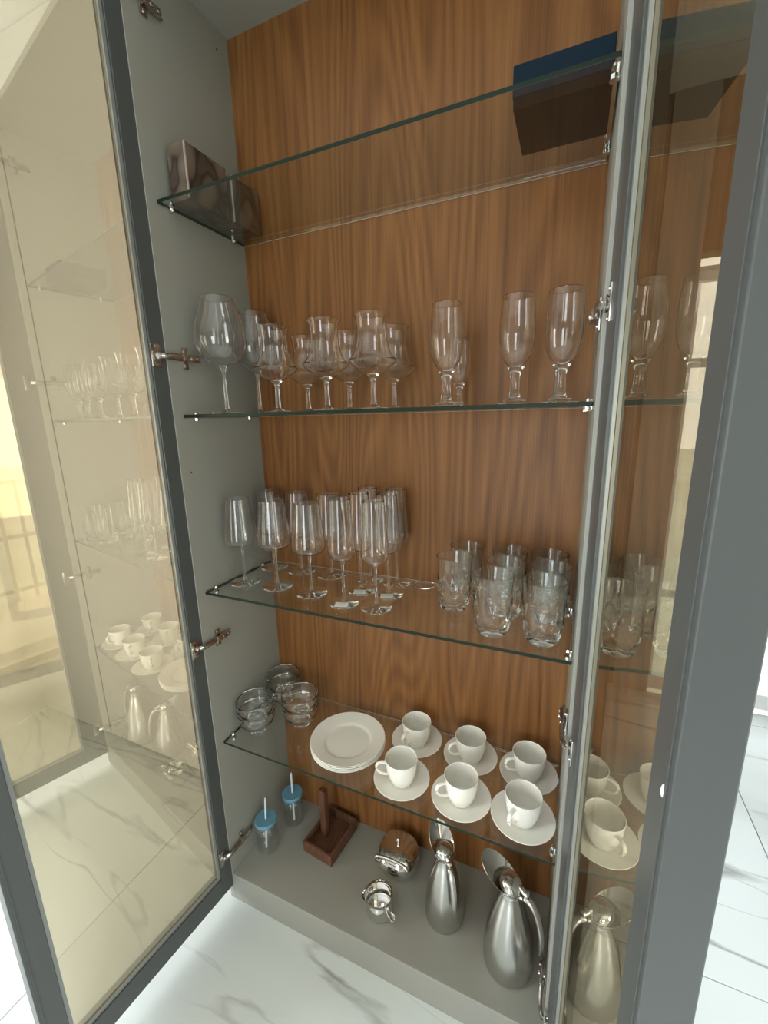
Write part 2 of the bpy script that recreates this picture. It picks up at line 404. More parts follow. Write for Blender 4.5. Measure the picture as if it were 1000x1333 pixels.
# wall behind the photographer with its window
WX0, WX1, WZ0, WZ1 = 0.30, 1.10, 0.20, 2.00
bm = bmesh.new()
box(bm, RX0, WX0, RY0 - 0.12, RY0, 0, RZ); box(bm, WX1, RX1, RY0 - 0.12, RY0, 0, RZ)
box(bm, WX0, WX1, RY0 - 0.12, RY0, 0, WZ0); box(bm, WX0, WX1, RY0 - 0.12, RY0, WZ1, RZ)
struct(mesh_obj('wall_front', bm, 'dimwall'), 'dimmed greige wall with a wide window facing the cabinet')
w1 = struct(empty('window_1', (WX0, RY0 - 0.02, WZ0)), 'wide white framed window facing the cabinet')
ww, wh = WX1 - WX0, WZ1 - WZ0
for (a, b_) in ((0, 0.05), (ww - 0.05, ww)):
    bm = bmesh.new(); box(bm, a, b_, 0.0, 0.04, 0, wh, 0.003); mesh_obj('window_frame', bm, 'white', w1)
for (a, b_) in ((0, 0.05), (wh - 0.05, wh)):
    bm = bmesh.new(); box(bm, 0, ww, 0.0, 0.04, a, b_, 0.003); mesh_obj('window_frame', bm, 'white', w1)
# right-hand wall with the balcony opening
BY0, BY1, BZ1 = -1.7, 0.75, 2.3
bm = bmesh.new()
box(bm, RX1, RX1 + 0.12, RY0, BY0, 0, RZ); box(bm, RX1, RX1 + 0.12, BY1, RY1, 0, RZ); box(bm, RX1, RX1 + 0.12, BY0, BY1, BZ1, RZ)
struct(mesh_obj('wall_right', bm, 'dimwall'), 'dimmed greige wall with an opening to the balcony')
w2 = struct(empty('window_2', (RX1 + 0.06, BY0, 0)), 'white framed sliding balcony door')
bl = BY1 - BY0
for (a, b_) in ((0, 0.05), (bl * 0.5 - 0.03, bl * 0.5 + 0.03), (bl - 0.05, bl)):
    bm = bmesh.new(); box(bm, -0.025, 0.025, a, b_, 0, BZ1, 0.003); mesh_obj('window_frame', bm, 'white', w2)
for (a, b_) in ((0, 0.03), (BZ1 - 0.06, BZ1)):
    bm = bmesh.new(); box(bm, -0.025, 0.025, 0, bl, a, b_, 0.003); mesh_obj('window_frame', bm, 'white', w2)
bm = bmesh.new(); box(bm, RX1 + 0.12, RX1 + 1.5, BY0 - 0.5, BY1 + 0.8, -0.15, -0.02)
struct(mesh_obj('ground_balcony', bm, 'stone'), 'pale stone balcony floor')
bm = bmesh.new(); box(bm, -40, 60, -40, 60, -3.2, -3.0)
struct(mesh_obj('ground', bm, 'lawn'), 'green garden ground outside')
rl = tag(empty('balcony_railing', (RX1 + 1.4, BY0 - 0.5, -0.02)), 'grey metal railing along the edge of the balcony', 'railing')
rlen = BY1 - BY0 + 1.3
for z in (0.08, 0.55, 1.02):
    bm = bmesh.new(); box(bm, -0.02, 0.02, 0, rlen, z, z + 0.035, 0.003); mesh_obj('rail', bm, 'railing', rl)
bm = bmesh.new(); box(bm, -0.012, 0.012, -0.012, 0.012, 0, 1.03); bal = mesh_obj('baluster', bm, 'railing', rl).data
for k in range(1, 28): link_obj('baluster', bal, rl, (0, rlen * k / 27, 0))

# ------------------------------------------------------------------ the cabinet
cab = tag(empty('display_cabinet', (0, 0, 0)), 'tall built-in display cabinet with grey sides, walnut back and glass shelves', 'cabinet')
bm = bmesh.new(); box(bm, -PT, 0, 0, D + 0.02, 0.0, ZT + PT, 0.0008); sp = mesh_obj('side_panel', bm, 'panel', cab)
sp['label'] = 'matte grey side panel'
bm = bmesh.new(); box(bm, W, W + PT, 0, D + 0.02, 0.0, ZT + PT, 0.0008); sp = mesh_obj('side_panel', bm, 'panel', cab)
bm = bmesh.new(); box(bm, 0, W, D, D + 0.018, 0.02, ZT, 0); bp = mesh_obj('back_panel', bm, 'wood', cab); bp['label'] = 'walnut veneer back panel with vertical grain'
bm = bmesh.new(); box(bm, 0, W, 0.0, D + 0.02, ZT, ZT + PT, 0.0008); mesh_obj('top_panel', bm, 'panel', cab)
bm = bmesh.new(); box(bm, 0, W, 0.0, D, B - PT, B, 0.0008); mesh_obj('bottom_panel', bm, 'panel', cab)
bm = bmesh.new(); box(bm, 0, W, 0.0005, 0.02, 0.0, B - PT - 0.0006, 0.0008); mesh_obj('plinth', bm, 'panel', cab)
for (y, z) in ((0.03, 1.346), (0.263, 2.372)):
    bm = bmesh.new(); cyl(bm, (0.0, y, z), (0.0006, y, z), 0.0025, seg=10); mesh_obj('pin_hole', bm, 'gasket', cab)

bm = bmesh.new()
cyl(bm, (0, 0, -0.011), (0, 0, -0.0045), 0.0065, seg=14); cyl(bm, (0, 0, 0.0045), (0, 0, 0.009), 0.0055, 0.004, seg=14)
box(bm, -0.0085, -0.002, -0.004, 0.004, -0.010, 0.008, 0.0008)
pin_me = None
for si, z in enumerate(ZS):
    bm = bmesh.new() if si else bm
    if si == 0:
        pin = mesh_obj('shelf_pin', bm, 'chrome', smooth=True); pin_me = pin.data
        bpy.data.objects.remove(pin); bm = bmesh.new()
    t = bmesh.new(); box(t, 0.0022, W - 0.0022, YS, D - 0.003, z - TH, z + TH, 0.0014)
    t.normal_update()
    for fc in t.faces: fc.material_index = 0 if abs(fc.normal.z) > 0.9 else (2 if (fc.normal.y > 0.3 and (-fc.normal.z if si < 2 else fc.normal.z) > 0.3) else 0 if fc.normal.y > 0.6 else 1)
    vm = {v: bm.verts.new(v.co) for v in t.verts}
    for fc in t.faces: bm.faces.new([vm[v] for v in fc.verts]).material_index = fc.material_index
    t.free()
    s = mesh_obj('glass_shelf', bm, ['shelf_face', 'shelf_edge', 'shelf_back'], cab)
    for x, rz in ((0.0085, 0), (W - 0.0085, PI)):
        for y in (0.058, D - 0.052): link_obj('shelf_pin', pin_me, s, (x, y, z), rz)

# doors --------------------------------------------------------------------
DZ0, DZ1 = 0.054, ZT + 0.012
DT, GD, ST = 0.035, 0.010, 0.043          # frame depth, glass set-back, stile width
def make_door(hx, hy, ang, sgn, wd, s0, HS):
    """local frame: x runs from the hinge along the door, y<0 is the outside, z up; inner face at y=0"""
    d = empty('door', (hx, hy, 0), ang, cab)
    d['label'] = 'bronze reflective glass door in a grey aluminium frame, standing open'
    def yb(a, b):                             # inner side is +y for the left door, -y for the right
        return (-b * sgn, -a * sgn) if sgn > 0 else (a, b)
    def bar(name, x0, x1, z0, z1):
        bm = bmesh.new(); y0, y1 = yb(0, DT); box(bm, x0, x1, min(y0, y1), max(y0, y1), z0, z1, 0.0012)
        return mesh_obj(name, bm, 'frame', d)
    def lip(name, x0, x1, z0, z1):
        bm = bmesh.new(); y0, y1 = yb(0.0045, GD - 0.0002); box(bm, x0, x1, min(y0, y1), max(y0, y1), z0, z1, 0.0006)
        return mesh_obj(name, bm, 'bead', d)
    bar('stile', s0, s0 + HS, DZ0, DZ1); bar('stile', wd - ST, wd, DZ0, DZ1)
    bar('rail', s0 + HS + 0.0004, wd - ST - 0.0004, DZ0, DZ0 + 0.062); bar('rail', s0 + HS + 0.0004, wd - ST - 0.0004, DZ1 - 0.05, DZ1)
    zi0, zi1 = DZ0 + 0.0622, DZ1 - 0.0502
    lip('glazing_bead', s0 + HS + 0.0002, s0 + HS + 0.008, zi0, zi1); lip('glazing_bead', wd - ST - 0.008, wd - ST - 0.0002, zi0, zi1)
    lip('glazing_bead', s0 + HS + 0.0085, wd - ST - 0.0085, zi0, zi0 + 0.008); lip('glazing_bead', s0 + HS + 0.0085, wd - ST - 0.0085, zi1 - 0.008, zi1)
    # raised fillet along the closing edge
    bm = bmesh.new(); y0, y1 = yb(-0.0015, 0.001); box(bm, wd - 0.009, wd - 0.006, min(y0, y1), max(y0, y1), DZ0 + 0.001, DZ1 - 0.001, 0.0004); mesh_obj('fillet', bm, 'frame', d)
    # glass: coated inner face, clear outer face
    bm = bmesh.new(); y0, y1 = yb(GD, GD + 0.004)
    xs = (s0 + HS - 0.004, wd - ST + 0.004); zs = (DZ0 + 0.056, DZ1 - 0.044)
    V = [[bm.verts.new((x, y, z)) for (x, z) in ((xs[0], zs[0]), (xs[1], zs[0]), (xs[1], zs[1]), (xs[0], zs[1]))] for y in (y0, y1)]
    inner, outer = (V[1], V[0]) if sgn > 0 else (V[0], V[1])
    bm.faces.new(inner).material_index = 0; bm.faces.new(outer[::-1]).material_index = 1
    for i in range(4): bm.faces.new((inner[i], outer[i], outer[(i + 1) % 4], inner[(i + 1) % 4])).material_index = 1
    g = mesh_obj('pane', bm, ['bronze', 'pane_clear'], d); g['label'] = 'bronze tinted mirror-like glass pane'
    bm = bmesh.new()
    for z in (0.60, DZ1 - 0.1):
        if z < 0.7 and sgn < 0:
            y = -0.0008 * sgn; ball(bm, (wd - 0.0115, 0.0006 * sgn, 1.216), 0.0036, 0.6, 0.5, 1.5)
    if sgn < 0: mesh_obj('bumper', bm, 'silicone', d, smooth=True)
    else: bm.free()
    return d
LA = math.radians(96.5)
# left door: hinge at the left panel; its inner face looks towards +x when open
make_door(-0.004, -0.015, -LA, 1, 0.462, -0.022, 0.043)
TH_R = math.radians(5.0)
make_door(W + 0.0067, -0.012, -(PI / 2 - TH_R), -1, 0.453, -0.010, 0.078)

# hinges: plate and arm on the panel, cup plate on the door stile
def make_hinge(x, sgn, z, ang_in):
    h = empty('hinge', (x, 0.0, z), 0, cab); h['label'] = 'nickel concealed hinge'
    q = sgn
    bm = bmesh.new()
    def bx(x0, x1, *a, **k): box(bm, min(x0 * q, x1 * q), max(x0 * q, x1 * q), *a, **k)
    bx(0.0002, 0.004, 0.040, 0.058, -0.0245, 0.0245, bev=0.001)
    cyl(bm, (0.003 * q, 0.049, 0.017), (0.0065 * q, 0.049, 0.017), 0.0038, seg=12); cyl(bm, (0.003 * q, 0.049, -0.017), (0.0065 * q, 0.049, -0.017), 0.0038, seg=12)
    mesh_obj('mounting_plate', bm, 'nickel', h, smooth=True)
    bm = bmesh.new()
    bx(0.0042, 0.015, 0.036, 0.084, -0.0075, 0.0075, bev=0.0015)
    bx(0.004, 0.010, 0.078, 0.092, -0.0062, -0.0025, bev=0.001); bx(0.004, 0.010, 0.078, 0.092, 0.0025, 0.0062, bev=0.001)
    cyl(bm, (0.013 * q, 0.062, 0), (0.0175 * q, 0.062, 0), 0.0042, seg=12); cyl(bm, (0.009 * q, 0.079, 0), (0.0165 * q, 0.079, 0), 0.0032, seg=12)
    tube(bm, [(0.010 * q, 0.038, 0), (0.0105 * q, 0.02, 0), (0.009 * q, -0.004, 0), (0.004 * q, -0.018, 0)], [0.0082, 0.0080, 0.0075, 0.0068], seg=8, flat=0.6, up=(0, 0, 1))
    mesh_obj('hinge_arm', bm, 'nickel', h, smooth=True)
    bm = bmesh.new()
    bx(-0.001 + ang_in, 0.0028 + ang_in, -0.036, -0.012, -0.0255, 0.0255, bev=0.001)
    t = bmesh.new(); lathe(t, [(0, 0), (0.0105, 0), (0.0125, 0.004), (0.0085, 0.0045), (0.0075, 0.001), (0, 0.001)], 20)
    join(bm, t, 0, Matrix.Translation((0.0027 * q + ang_in * q, -0.024, 0)) @ Matrix.Rotation(q * PI / 2, 4, 'Y'))
    for z_ in (0.02, -0.02): cyl(bm, ((0.002 + ang_in) * q, -0.024, z_), ((0.0045 + ang_in) * q, -0.024, z_), 0.003, seg=10)
    mesh_obj('hinge_cup', bm, 'nickel', h, smooth=True)
for z in (1.620, 0.880, 0.185, 2.318):
    make_hinge(0.0, 1, z, -0.0052); make_hinge(W, -1, z, -0.0085)

# ------------------------------------------------------------------ glassware
def proto(parts):
    """parts: list of (name, mesh-builder, material, smooth) -> list of (name, mesh)"""
    out = []
    for (nm, fn, mt) in parts:
        bm = bmesh.new(); fn(bm)
        o = mesh_obj(nm, bm, mt, smooth=True); out.append((nm, o.data)); bpy.data.objects.remove(o)
    return out
def place(name, pr, loc, rotz, label, cat, group=None, scale=1.0):
    e = empty(name, loc, rotz)
    for (nm, me) in pr: link_obj(nm, me, e)
    e.scale = (scale, scale, scale)
    return tag(e, label, cat, group)
def stem_fn(rs, rmin, z0, z1, rtop):
    def fn(bm):
        lathe(bm, [(0, z0)] + spline_prof([(rs, z0), (rmin * 1.15, z0 + (z1 - z0) * 0.22), (rmin, z0 + (z1 - z0) * 0.55), (rmin * 1.1, z0 + (z1 - z0) * 0.85), (rtop, z1)], 4) + [(0, z1)], 20)
    return fn
def foot_fn(rf, zt, rs):
    def fn(bm):
        lathe(bm, [(0, 0)] + [(rf - 0.0012, 0), (rf, 0.0009), (rf - 0.0008, 0.002)] + spline_prof([(rf * 0.75, 0.0027), (rf * 0.45, 0.004), (rs * 1.6, zt * 0.7), (rs, zt)], 4) + [(0, zt)], 40)
    return fn
def bowl_fn(pts, th=0.0013, seg=44, n=5):
    def fn(bm): lathe(bm, shell(pts, th, n), seg)
    return fn
G_BURG = proto([('foot', foot_fn(0.043, 0.011, 0.0052), 'crystal'), ('stem', stem_fn(0.0052, 0.0038, 0.0112, 0.112, 0.0085), 'crystal'),
    ('bowl', bowl_fn([(0, 0.1125), (0.014, 0.1145), (0.038, 0.126), (0.055, 0.148), (0.0605, 0.174), (0.0560, 0.206), (0.0445, 0.241), (0.0365, 0.266)]), 'crystal')])
G_SNIF = proto([('foot', foot_fn(0.031, 0.009, 0.0065), 'crystal'), ('stem', stem_fn(0.0065, 0.0050, 0.0092, 0.069, 0.0135), 'crystal'),
    ('bowl', bowl_fn([(0, 0.0695), (0.015, 0.0705), (0.034, 0.0810), (0.0500, 0.0950), (0.0475, 0.1010), (0.0390, 0.112), (0.0325, 0.134), (0.0305, 0.155), (0.0325, 0.176), (0.0365, 0.187)], n=4), 'crystal')])
def flute_bowl(s):
    return [(0, 0.066 * s), (0.008 * s, 0.067 * s), (0.0185 * s, 0.074 * s), (0.0272 * s, 0.090 * s), (0.0314 * s, 0.113 * s), (0.0316 * s, 0.14 * s), (0.0300 * s, 0.165 * s), (0.0280 * s, 0.187 * s)]
def hex_stem(s):
    def fn(bm):
        lathe(bm, [(0, 0.0095 * s)] + spline_prof([(0.013 * s, 0.0095 * s), (0.0105 * s, 0.015 * s), (0.0085 * s, 0.030 * s), (0.0085 * s, 0.048 * s), (0.0115 * s, 0.060 * s), (0.016 * s, 0.0656 * s)], 3) + [(0, 0.0656 * s)], 12)
    return fn
G_FLUTE = proto([('foot', foot_fn(0.034, 0.0094, 0.013), 'crystal'), ('stem', hex_stem(1.0), 'crystal'), ('bowl', bowl_fn(flute_bowl(1.0), 0.0018), 'crystal')])
G_FLUTE_S = proto([('foot', foot_fn(0.026, 0.0073, 0.010), 'crystal'), ('stem', hex_stem(0.78), 'crystal'), ('bowl', bowl_fn(flute_bowl(0.78), 0.0016), 'crystal')])
G_WIDE = proto([('foot', foot_fn(0.041, 0.009, 0.0046), 'crystal'), ('stem', stem_fn(0.0046, 0.0032, 0.0092, 0.105, 0.0065), 'crystal'),
    ('bowl', bowl_fn([(0, 0.1055), (0.010, 0.107), (0.028, 0.110), (0.0395, 0.117), (0.0435, 0.128), (0.0415, 0.150), (0.0375, 0.185), (0.0340, 0.215), (0.0315, 0.240)]), 'crystal')])
G_SLIM = proto([('foot', foot_fn(0.037, 0.009, 0.0046), 'crystal'), ('stem', stem_fn(0.0046, 0.0032, 0.0092, 0.108, 0.0065), 'crystal'),
    ('bowl', bowl_fn([(0, 0.1085), (0.007, 0.110), (0.019, 0.114), (0.0295, 0.122), (0.0335, 0.135), (0.0310, 0.165), (0.0280, 0.205), (0.0262, 0.238), (0.0252, 0.262)]), 'crystal')])

EPS = 0.0005
z2 = ZS[1] + TH + EPS; z3 = ZS[2] + TH + EPS; z4 = ZS[3] + TH + EPS; z1 = ZS[0] + TH + EPS; zb = B + EPS
place('wine_glass', G_BURG, (0.080, 0.092, z2), 0, 'large round-bowled wine glass in front of grey side panel, second glass shelf', 'glass', 'balloon wine glasses')
place('wine_glass', G_BURG, (0.064, 0.236, z2), 0, 'large round-bowled wine glass behind, against the walnut back, second glass shelf', 'glass', 'balloon wine glasses')
GR = 'tulip glasses on the second shelf'
for x, y, lab in ((0.238, 0.090, 'tulip-shaped short-stemmed glass, front row, nearest the balloon wine glasses'),
                  (0.372, 0.090, 'tulip-shaped short-stemmed glass, middle of the front row'),
                  (0.485, 0.090, 'tulip-shaped short-stemmed glass, front row, nearest the champagne flutes'),
                  (0.228, 0.232, 'tulip-shaped short-stemmed glass, back row, nearest the balloon wine glasses'),
                  (0.352, 0.232, 'tulip-shaped short-stemmed glass, middle of the back row'),
                  (0.474, 0.232, 'tulip-shaped short-stemmed glass, back row, nearest the champagne flutes')):
    place('tulip_glass', G_SNIF, (x, y, z2), 0, lab, 'glass', GR)
GR = 'champagne flutes on the second shelf'
for x, y, lab in ((0.642, 0.092, 'champagne flute standing apart, beside the tulip glasses, second glass shelf'),
                  (0.771, 0.100, 'champagne flute in the middle of the three tall ones, second glass shelf'),
                  (0.8495, 0.100, 'champagne flute nearest the open bronze door, second glass shelf')):
    place('champagne_flute', G_FLUTE, (x, y, z2), random.random(), lab, 'glass', GR)
place('champagne_flute', G_FLUTE_S, (0.633, 0.235, z2), 0, 'smaller flute half hidden behind the champagne flute standing apart', 'glass', GR)

GR = 'wide-bowled wine glasses on the third shelf'
for x, y, lab in ((0.057, 0.119, 'wide-bowled wine glass, front row, closest to grey side panel, third glass shelf'),
                  (0.163, 0.127, 'wide-bowled wine glass, front row, second from grey side panel, third glass shelf'),
                  (0.277, 0.120, 'wide-bowled wine glass, front row, beside the slim wine glasses, third glass shelf'),
                  (0.056, 0.250, 'wide-bowled wine glass, back row, closest to grey side panel, third glass shelf'),
                  (0.157, 0.250, 'wide-bowled wine glass, middle of the back row, third glass shelf'),
                  (0.261, 0.250, 'wide-bowled wine glass, back row, beside the slim wine glasses, third glass shelf')):
    place('wine_glass', G_WIDE, (x, y, z3), 0, lab, 'glass', GR)
GR = 'slim wine glasses on the third shelf'
SL = ((0.387, 0.096, 'slim wine glass, front, beside the wide-bowled wine glasses, third glass shelf', 0),
      (0.394, 0.180, 'slim wine glass, middle row, beside the wide-bowled wine glasses', 1),
      (0.382, 0.258, 'slim wine glass, back row, beside the wide-bowled wine glasses', 0),
      (0.473, 0.100, 'slim wine glass, front, on the side of the tumblers, third glass shelf', 0),
      (0.470, 0.182, 'slim wine glass, middle row, on the side of the tumblers', 1),
      (0.461, 0.260, 'slim wine glass, back row, on the side of the tumblers', 0))
for x, y, lab, stick in SL:
    e = place('wine_glass', G_SLIM, (x, y, z3), 0, lab, 'glass', GR)
    if stick or (x == 0.387):
        bm = bmesh.new(); box(bm, -0.016, 0.016, -0.012, 0.012, 0.0048, 0.0056); o = mesh_obj('sticker', bm, 'paper', e)
        o.location = (0.003, -0.018, -0.0008); o.rotation_euler = (0, 0, 0.35); o['label'] = 'small white paper sticker'
bm = bmesh.new(); lathe(bm, [(0, 0), (0.024, 0), (0.027, 0.0015), (0.0275, 0.004), (0.026, 0.005), (0.023, 0.0035), (0, 0.0025)], 32)
tag(mesh_obj('coaster', bm, 'crystal', None, (0.537, 0.268, z3), True), 'small round clear glass coaster against the back, third shelf', 'coaster')

# tumblers: straight mouth, swelling cut-facet foot
def tumbler(bm):
    seg, K = 45, 9
    def amp(z): return max(0.0, min(1.0, (z - 0.006) / 0.02)) * max(0.0, min(1.0, (0.076 - z) / 0.02))
    def tri(v): v = v % 1.0; return abs(2 * v - 1)
    def mod(a, rr, z):
        v = a / (2 * PI) * K
        ph = 0.5 * (z > 0.04)
        dz = abs(((z - 0.006) / 0.035) % 1.0 - 0.5) * 2
        return rr - 0.0042 * amp(z) * (0.35 + 0.65 * tri(v + ph) * (1 - 0.5 * dz))
    out = spline_prof([(0.028, 0.0), (0.0315, 0.004), (0.0380, 0.020), (0.0422, 0.040), (0.0422, 0.058), (0.0395, 0.078), (0.0385, 0.098), (0.0400, 0.115), (0.0415, 0.128)], 5)
    prof = [(0, 0.0)] + out + [(0.0407, 0.1286), (0.0401, 0.128)]
    inn = spline_prof([(0.0401, 0.1275), (0.0385, 0.112), (0.0375, 0.098), (0.0379, 0.078), (0.0372, 0.058), (0.0368, 0.040), (0.0328, 0.022), (0.0240, 0.013), (0.0, 0.0115)], 4)
    o_n = len(prof)
    rings = prof + inn
    lathe(bm, rings, seg, mod=lambda a, rr, z: mod(a, rr, z) if any(abs(rr - q[0]) < 1e-9 and abs(z - q[1]) < 1e-9 for q in out) else rr)
G_TUM = proto([('body', tumbler, 'pressed')])
GR = 'cut glass tumblers'
for x, y, lab in ((0.644, 0.170, 'cut glass tumbler, front of the two nearest the slim wine glasses'),
                  (0.653, 0.2595, 'cut glass tumbler, back of the two nearest the slim wine glasses'),
                  (0.747, 0.085, 'cut glass tumbler, front of the middle three'),
                  (0.760, 0.171, 'cut glass tumbler, centre of the middle three'),
                  (0.757, 0.2605, 'cut glass tumbler, back of the middle three'),
                  (0.8455, 0.084, 'cut glass tumbler, front of the three nearest the open bronze door'),
                  (0.8530, 0.172, 'cut glass tumbler, centre of the three nearest the open bronze door'),
                  (0.846, 0.258, 'cut glass tumbler, back of the three nearest the open bronze door')):
    t = link_obj('tumbler', G_TUM[0][1], None, (x, y, z3), random.random())
    tag(t, lab, 'tumbler', GR)

# dessert bowls, stacked in pairs
def dessert(bm):
    def mod(a, rr, z): return rr * (1 + 0.012 * math.cos(a * 16)) if z > 0.014 else rr
    pts = [(0, 0.004), (0.022, 0.0), (0.0265, 0.001), (0.0265, 0.006), (0.0250, 0.011), (0.038, 0.018), (0.0495, 0.032), (0.0545, 0.050), (0.0555, 0.066)]
    o = spline_prof(pts, 4)
    inn = spline_prof([(0.0530, 0.0662), (0.052, 0.050), (0.0468, 0.034), (0.035, 0.0225), (0.018, 0.0165), (0.0, 0.016)], 4)
    lathe(bm, o + [(0.0545, 0.0675)] + inn, 48, mod)
G_BOWL = proto([('body', dessert, 'pressed')])
GR = 'footed glass dessert bowls'
for x, y, lab in ((0.061, 0.105, 'beside the grey side panel, at the front'), (0.061, 0.242, 'in the back corner by the walnut panel'), (0.170, 0.178, 'nearest the white plates')):
    for k, wd in enumerate(('lower', 'upper')):
        b_ = link_obj('dessert_bowl', G_BOWL[0][1], None, (x, y, z4 + k * 0.034), random.random() * 6)
        tag(b_, '%s footed glass bowl of the stack %s' % (wd, lab), 'bowl', GR)

# plates
def plate(bm):
    lathe(bm, [(0, 0.0015)] + spline_prof([(0.055, 0.0), (0.060, 0.0015), (0.066, 0.0055), (0.085, 0.0105), (0.104, 0.0150)], 4) + [(0.1052, 0.0162), (0.1043, 0.0172)]
          + spline_prof([(0.102, 0.0168), (0.085, 0.0128), (0.069, 0.0088), (0.0635, 0.0060), (0.058, 0.0042), (0.04, 0.0037), (0.0, 0.0036)], 4), 56)
G_PLATE = proto([('body', plate, 'china')])
for k, wd in enumerate(('bottom', 'third', 'second', 'top')):
    p_ = link_obj('dessert_plate', G_PLATE[0][1], None, (0.352 + 0.001 * (k % 2), 0.143 - 0.0008 * k, z4 + k * 0.0062), 0)
    tag(p_, {'bottom': 'bottom white plate of the stack of four', 'third': 'third white plate from the top in the stack', 'second': 'second white plate from the top in the stack',
             'top': 'topmost white plate of the stack, its whole face showing'}[wd], 'plate', 'stacked white plates')

# cups and saucers
def saucer(bm):
    lathe(bm, [(0, 0.0025), (0.024, 0.002), (0.0255, 0.0), (0.029, 0.0)] + spline_prof([(0.030, 0.002), (0.045, 0.0062), (0.060, 0.0120), (0.0700, 0.0165)], 4) + [(0.0712, 0.0178), (0.0703, 0.0186)]
          + spline_prof([(0.068, 0.0178), (0.055, 0.0128), (0.040, 0.0080), (0.030, 0.0062), (0.0, 0.0058)], 4), 48)
def cup_body(bm):
    o = spline_prof([(0.024, 0.0), (0.0265, 0.0015), (0.0285, 0.006), (0.0345, 0.022), (0.0385, 0.042), (0.0402, 0.062), (0.0408, 0.068)], 4)
    i = spline_prof([(0.0385, 0.0676), (0.0378, 0.062), (0.0360, 0.042), (0.0320, 0.022), (0.0240, 0.0075), (0.0, 0.0055)], 4)
    lathe(bm, [(0, 0.0015), (0.021, 0.0015), (0.022, 0.0)] + o + [(0.0399, 0.0690)] + i, 44)
def cup_handle(bm):
    tube(bm, [(0.0385, 0, 0.057), (0.048, 0, 0.0605), (0.0605, 0, 0.057), (0.0635, 0, 0.045), (0.0575, 0, 0.033), (0.046, 0, 0.0265), (0.0345, 0, 0.0245)],
         [0.0036, 0.0034, 0.0034, 0.0034, 0.0034, 0.0034, 0.0036], seg=10, n=5, flat=1.35, up=(0, 0, 1))
G_SAU = proto([('body', saucer, 'china')]); G_CUP = proto([('body', cup_body, 'china'), ('handle', cup_handle, 'china')])
rowsC = ((0.527, 0.229, -107, 'back row, beside the white plates'), (0.680, 0.229, -139, 'middle of the back row'), (0.829, 0.229, -146, 'back row, nearest the open bronze door'),
         (0.535, 0.090, -152, 'front row, beside the white plates'), (0.687, 0.094, -140, 'middle of the front row'), (0.829, 0.097, -112, 'front row, nearest the open bronze door'))
for x, y, a, lab in rowsC:
    s_ = link_obj('saucer', G_SAU[0][1], None, (x, y, z4), 0); tag(s_, 'white saucer, ' + lab, 'saucer', 'white saucers under the cups')
    place('coffee_cup', G_CUP, (x, y, z4 + 0.0064), math.radians(a), 'white coffee cup, ' + lab, 'cup', 'white coffee cups')

# ------------------------------------------------------------------ top shelf: cartons
def carton(x0, x1, y0, y1, h, label, rot=0.0):
    e = tag(empty('printed_carton', ((x0 + x1) / 2, (y0 + y1) / 2, z1), rot), label, 'box', 'printed cartons on the top shelf')
    a, b_ = (x1 - x0) / 2, (y1 - y0) / 2
    bm = bmesh.new(); box(bm, -a, a, -b_, b_, 0.0, h, 0.0015); mesh_obj('carton_body', bm, 'carton', e)
    bm = bmesh.new(); box(bm, a - 0.0035, a + 0.0004, -b_ - 0.0004, -b_ + 0.0035, 0.002, h - 0.001, 0.0008); o = mesh_obj('corner_edge', bm, 'cartonedge', e); o['label'] = 'pale corner edge'  # paler strip set along the front corner
    bm = bmesh.new(); box(bm, -a * 0.9, a * 0.9, -b_ * 0.95, b_ * 0.95, h - 0.0002, h + 0.0008); mesh_obj('lid_flap', bm, 'carton', e)
    return e
carton(0.016, 0.068, 0.055, 0.178, 0.112, 'printed brown carton with pale corner, front of the top shelf by grey panel')
carton(0.016, 0.072, 0.190, 0.288, 0.105, 'printed brown carton behind the first one, in the top shelf corner')
nb = tag(empty('gift_box', (0.8215, 0.148, z1), 0), 'flat dark navy box with black underside on the top shelf', 'box')
bm = bmesh.new(); box(bm, -0.070, 0.0735, -0.064, 0.072, 0.0, 0.034, 0.001); mesh_obj('box_base', bm, 'blackcard', nb)
bm = bmesh.new(); box(bm, -0.0715, 0.0745, -0.0655, 0.0735, 0.0165, 0.060, 0.0012); mesh_obj('box_lid', bm, 'navy', nb)

# ------------------------------------------------------------------ cabinet floor: jars, caddy, tea things, carafes
def jar_body(bm):
    o = spline_prof([(0.028, 0.0), (0.033, 0.003), (0.0345, 0.012), (0.0345, 0.07), (0.0335, 0.082), (0.029, 0.092), (0.0285, 0.100)], 4)
    i = spline_prof([(0.0262, 0.1), (0.0267, 0.092), (0.031, 0.081), (0.032, 0.07), (0.032, 0.014), (0.029, 0.008), (0.0, 0.007)], 4)
    lathe(bm, [(0, 0.002)] + o + i, 36)
def jar_handle(bm): tube(bm, [(0.0335, 0, 0.076), (0.048, 0, 0.078), (0.055, 0, 0.062), (0.052, 0, 0.038), (0.0338, 0, 0.03)], 0.0038, seg=8, n=5)
def jar_lid(bm):
    def mod(a, rr, z): return rr * (1 + 0.012 * math.cos(40 * a)) if 0.098 < z < 0.112 and rr > 0.03 else rr
    lathe(bm, [(0, 0.1004), (0.0335, 0.1004), (0.0345, 0.1015), (0.0345, 0.111), (0.033, 0.1132), (0.029, 0.1128), (0.0, 0.1122)], 80, mod)
def straw(bm): cyl(bm, (0.009, -0.004, 0.009), (-0.006, 0.004, 0.185), 0.0034, seg=12)
G_JAR = proto([('glass_body', jar_body, 'jarglass'), ('handle', jar_handle, 'jarglass'), ('lid', jar_lid, 'blue'), ('straw', straw, 'straw')])
place('mason_jar', G_JAR, (0.048, 0.112, zb), -1.0, 'glass drinking jar with blue lid and straw, the front one of two', 'jar', 'jars with blue lids')
place('mason_jar', G_JAR, (0.070, 0.226, zb), -0.5, 'glass drinking jar with blue lid and straw, the rear one by the walnut back', 'jar', 'jars with blue lids')

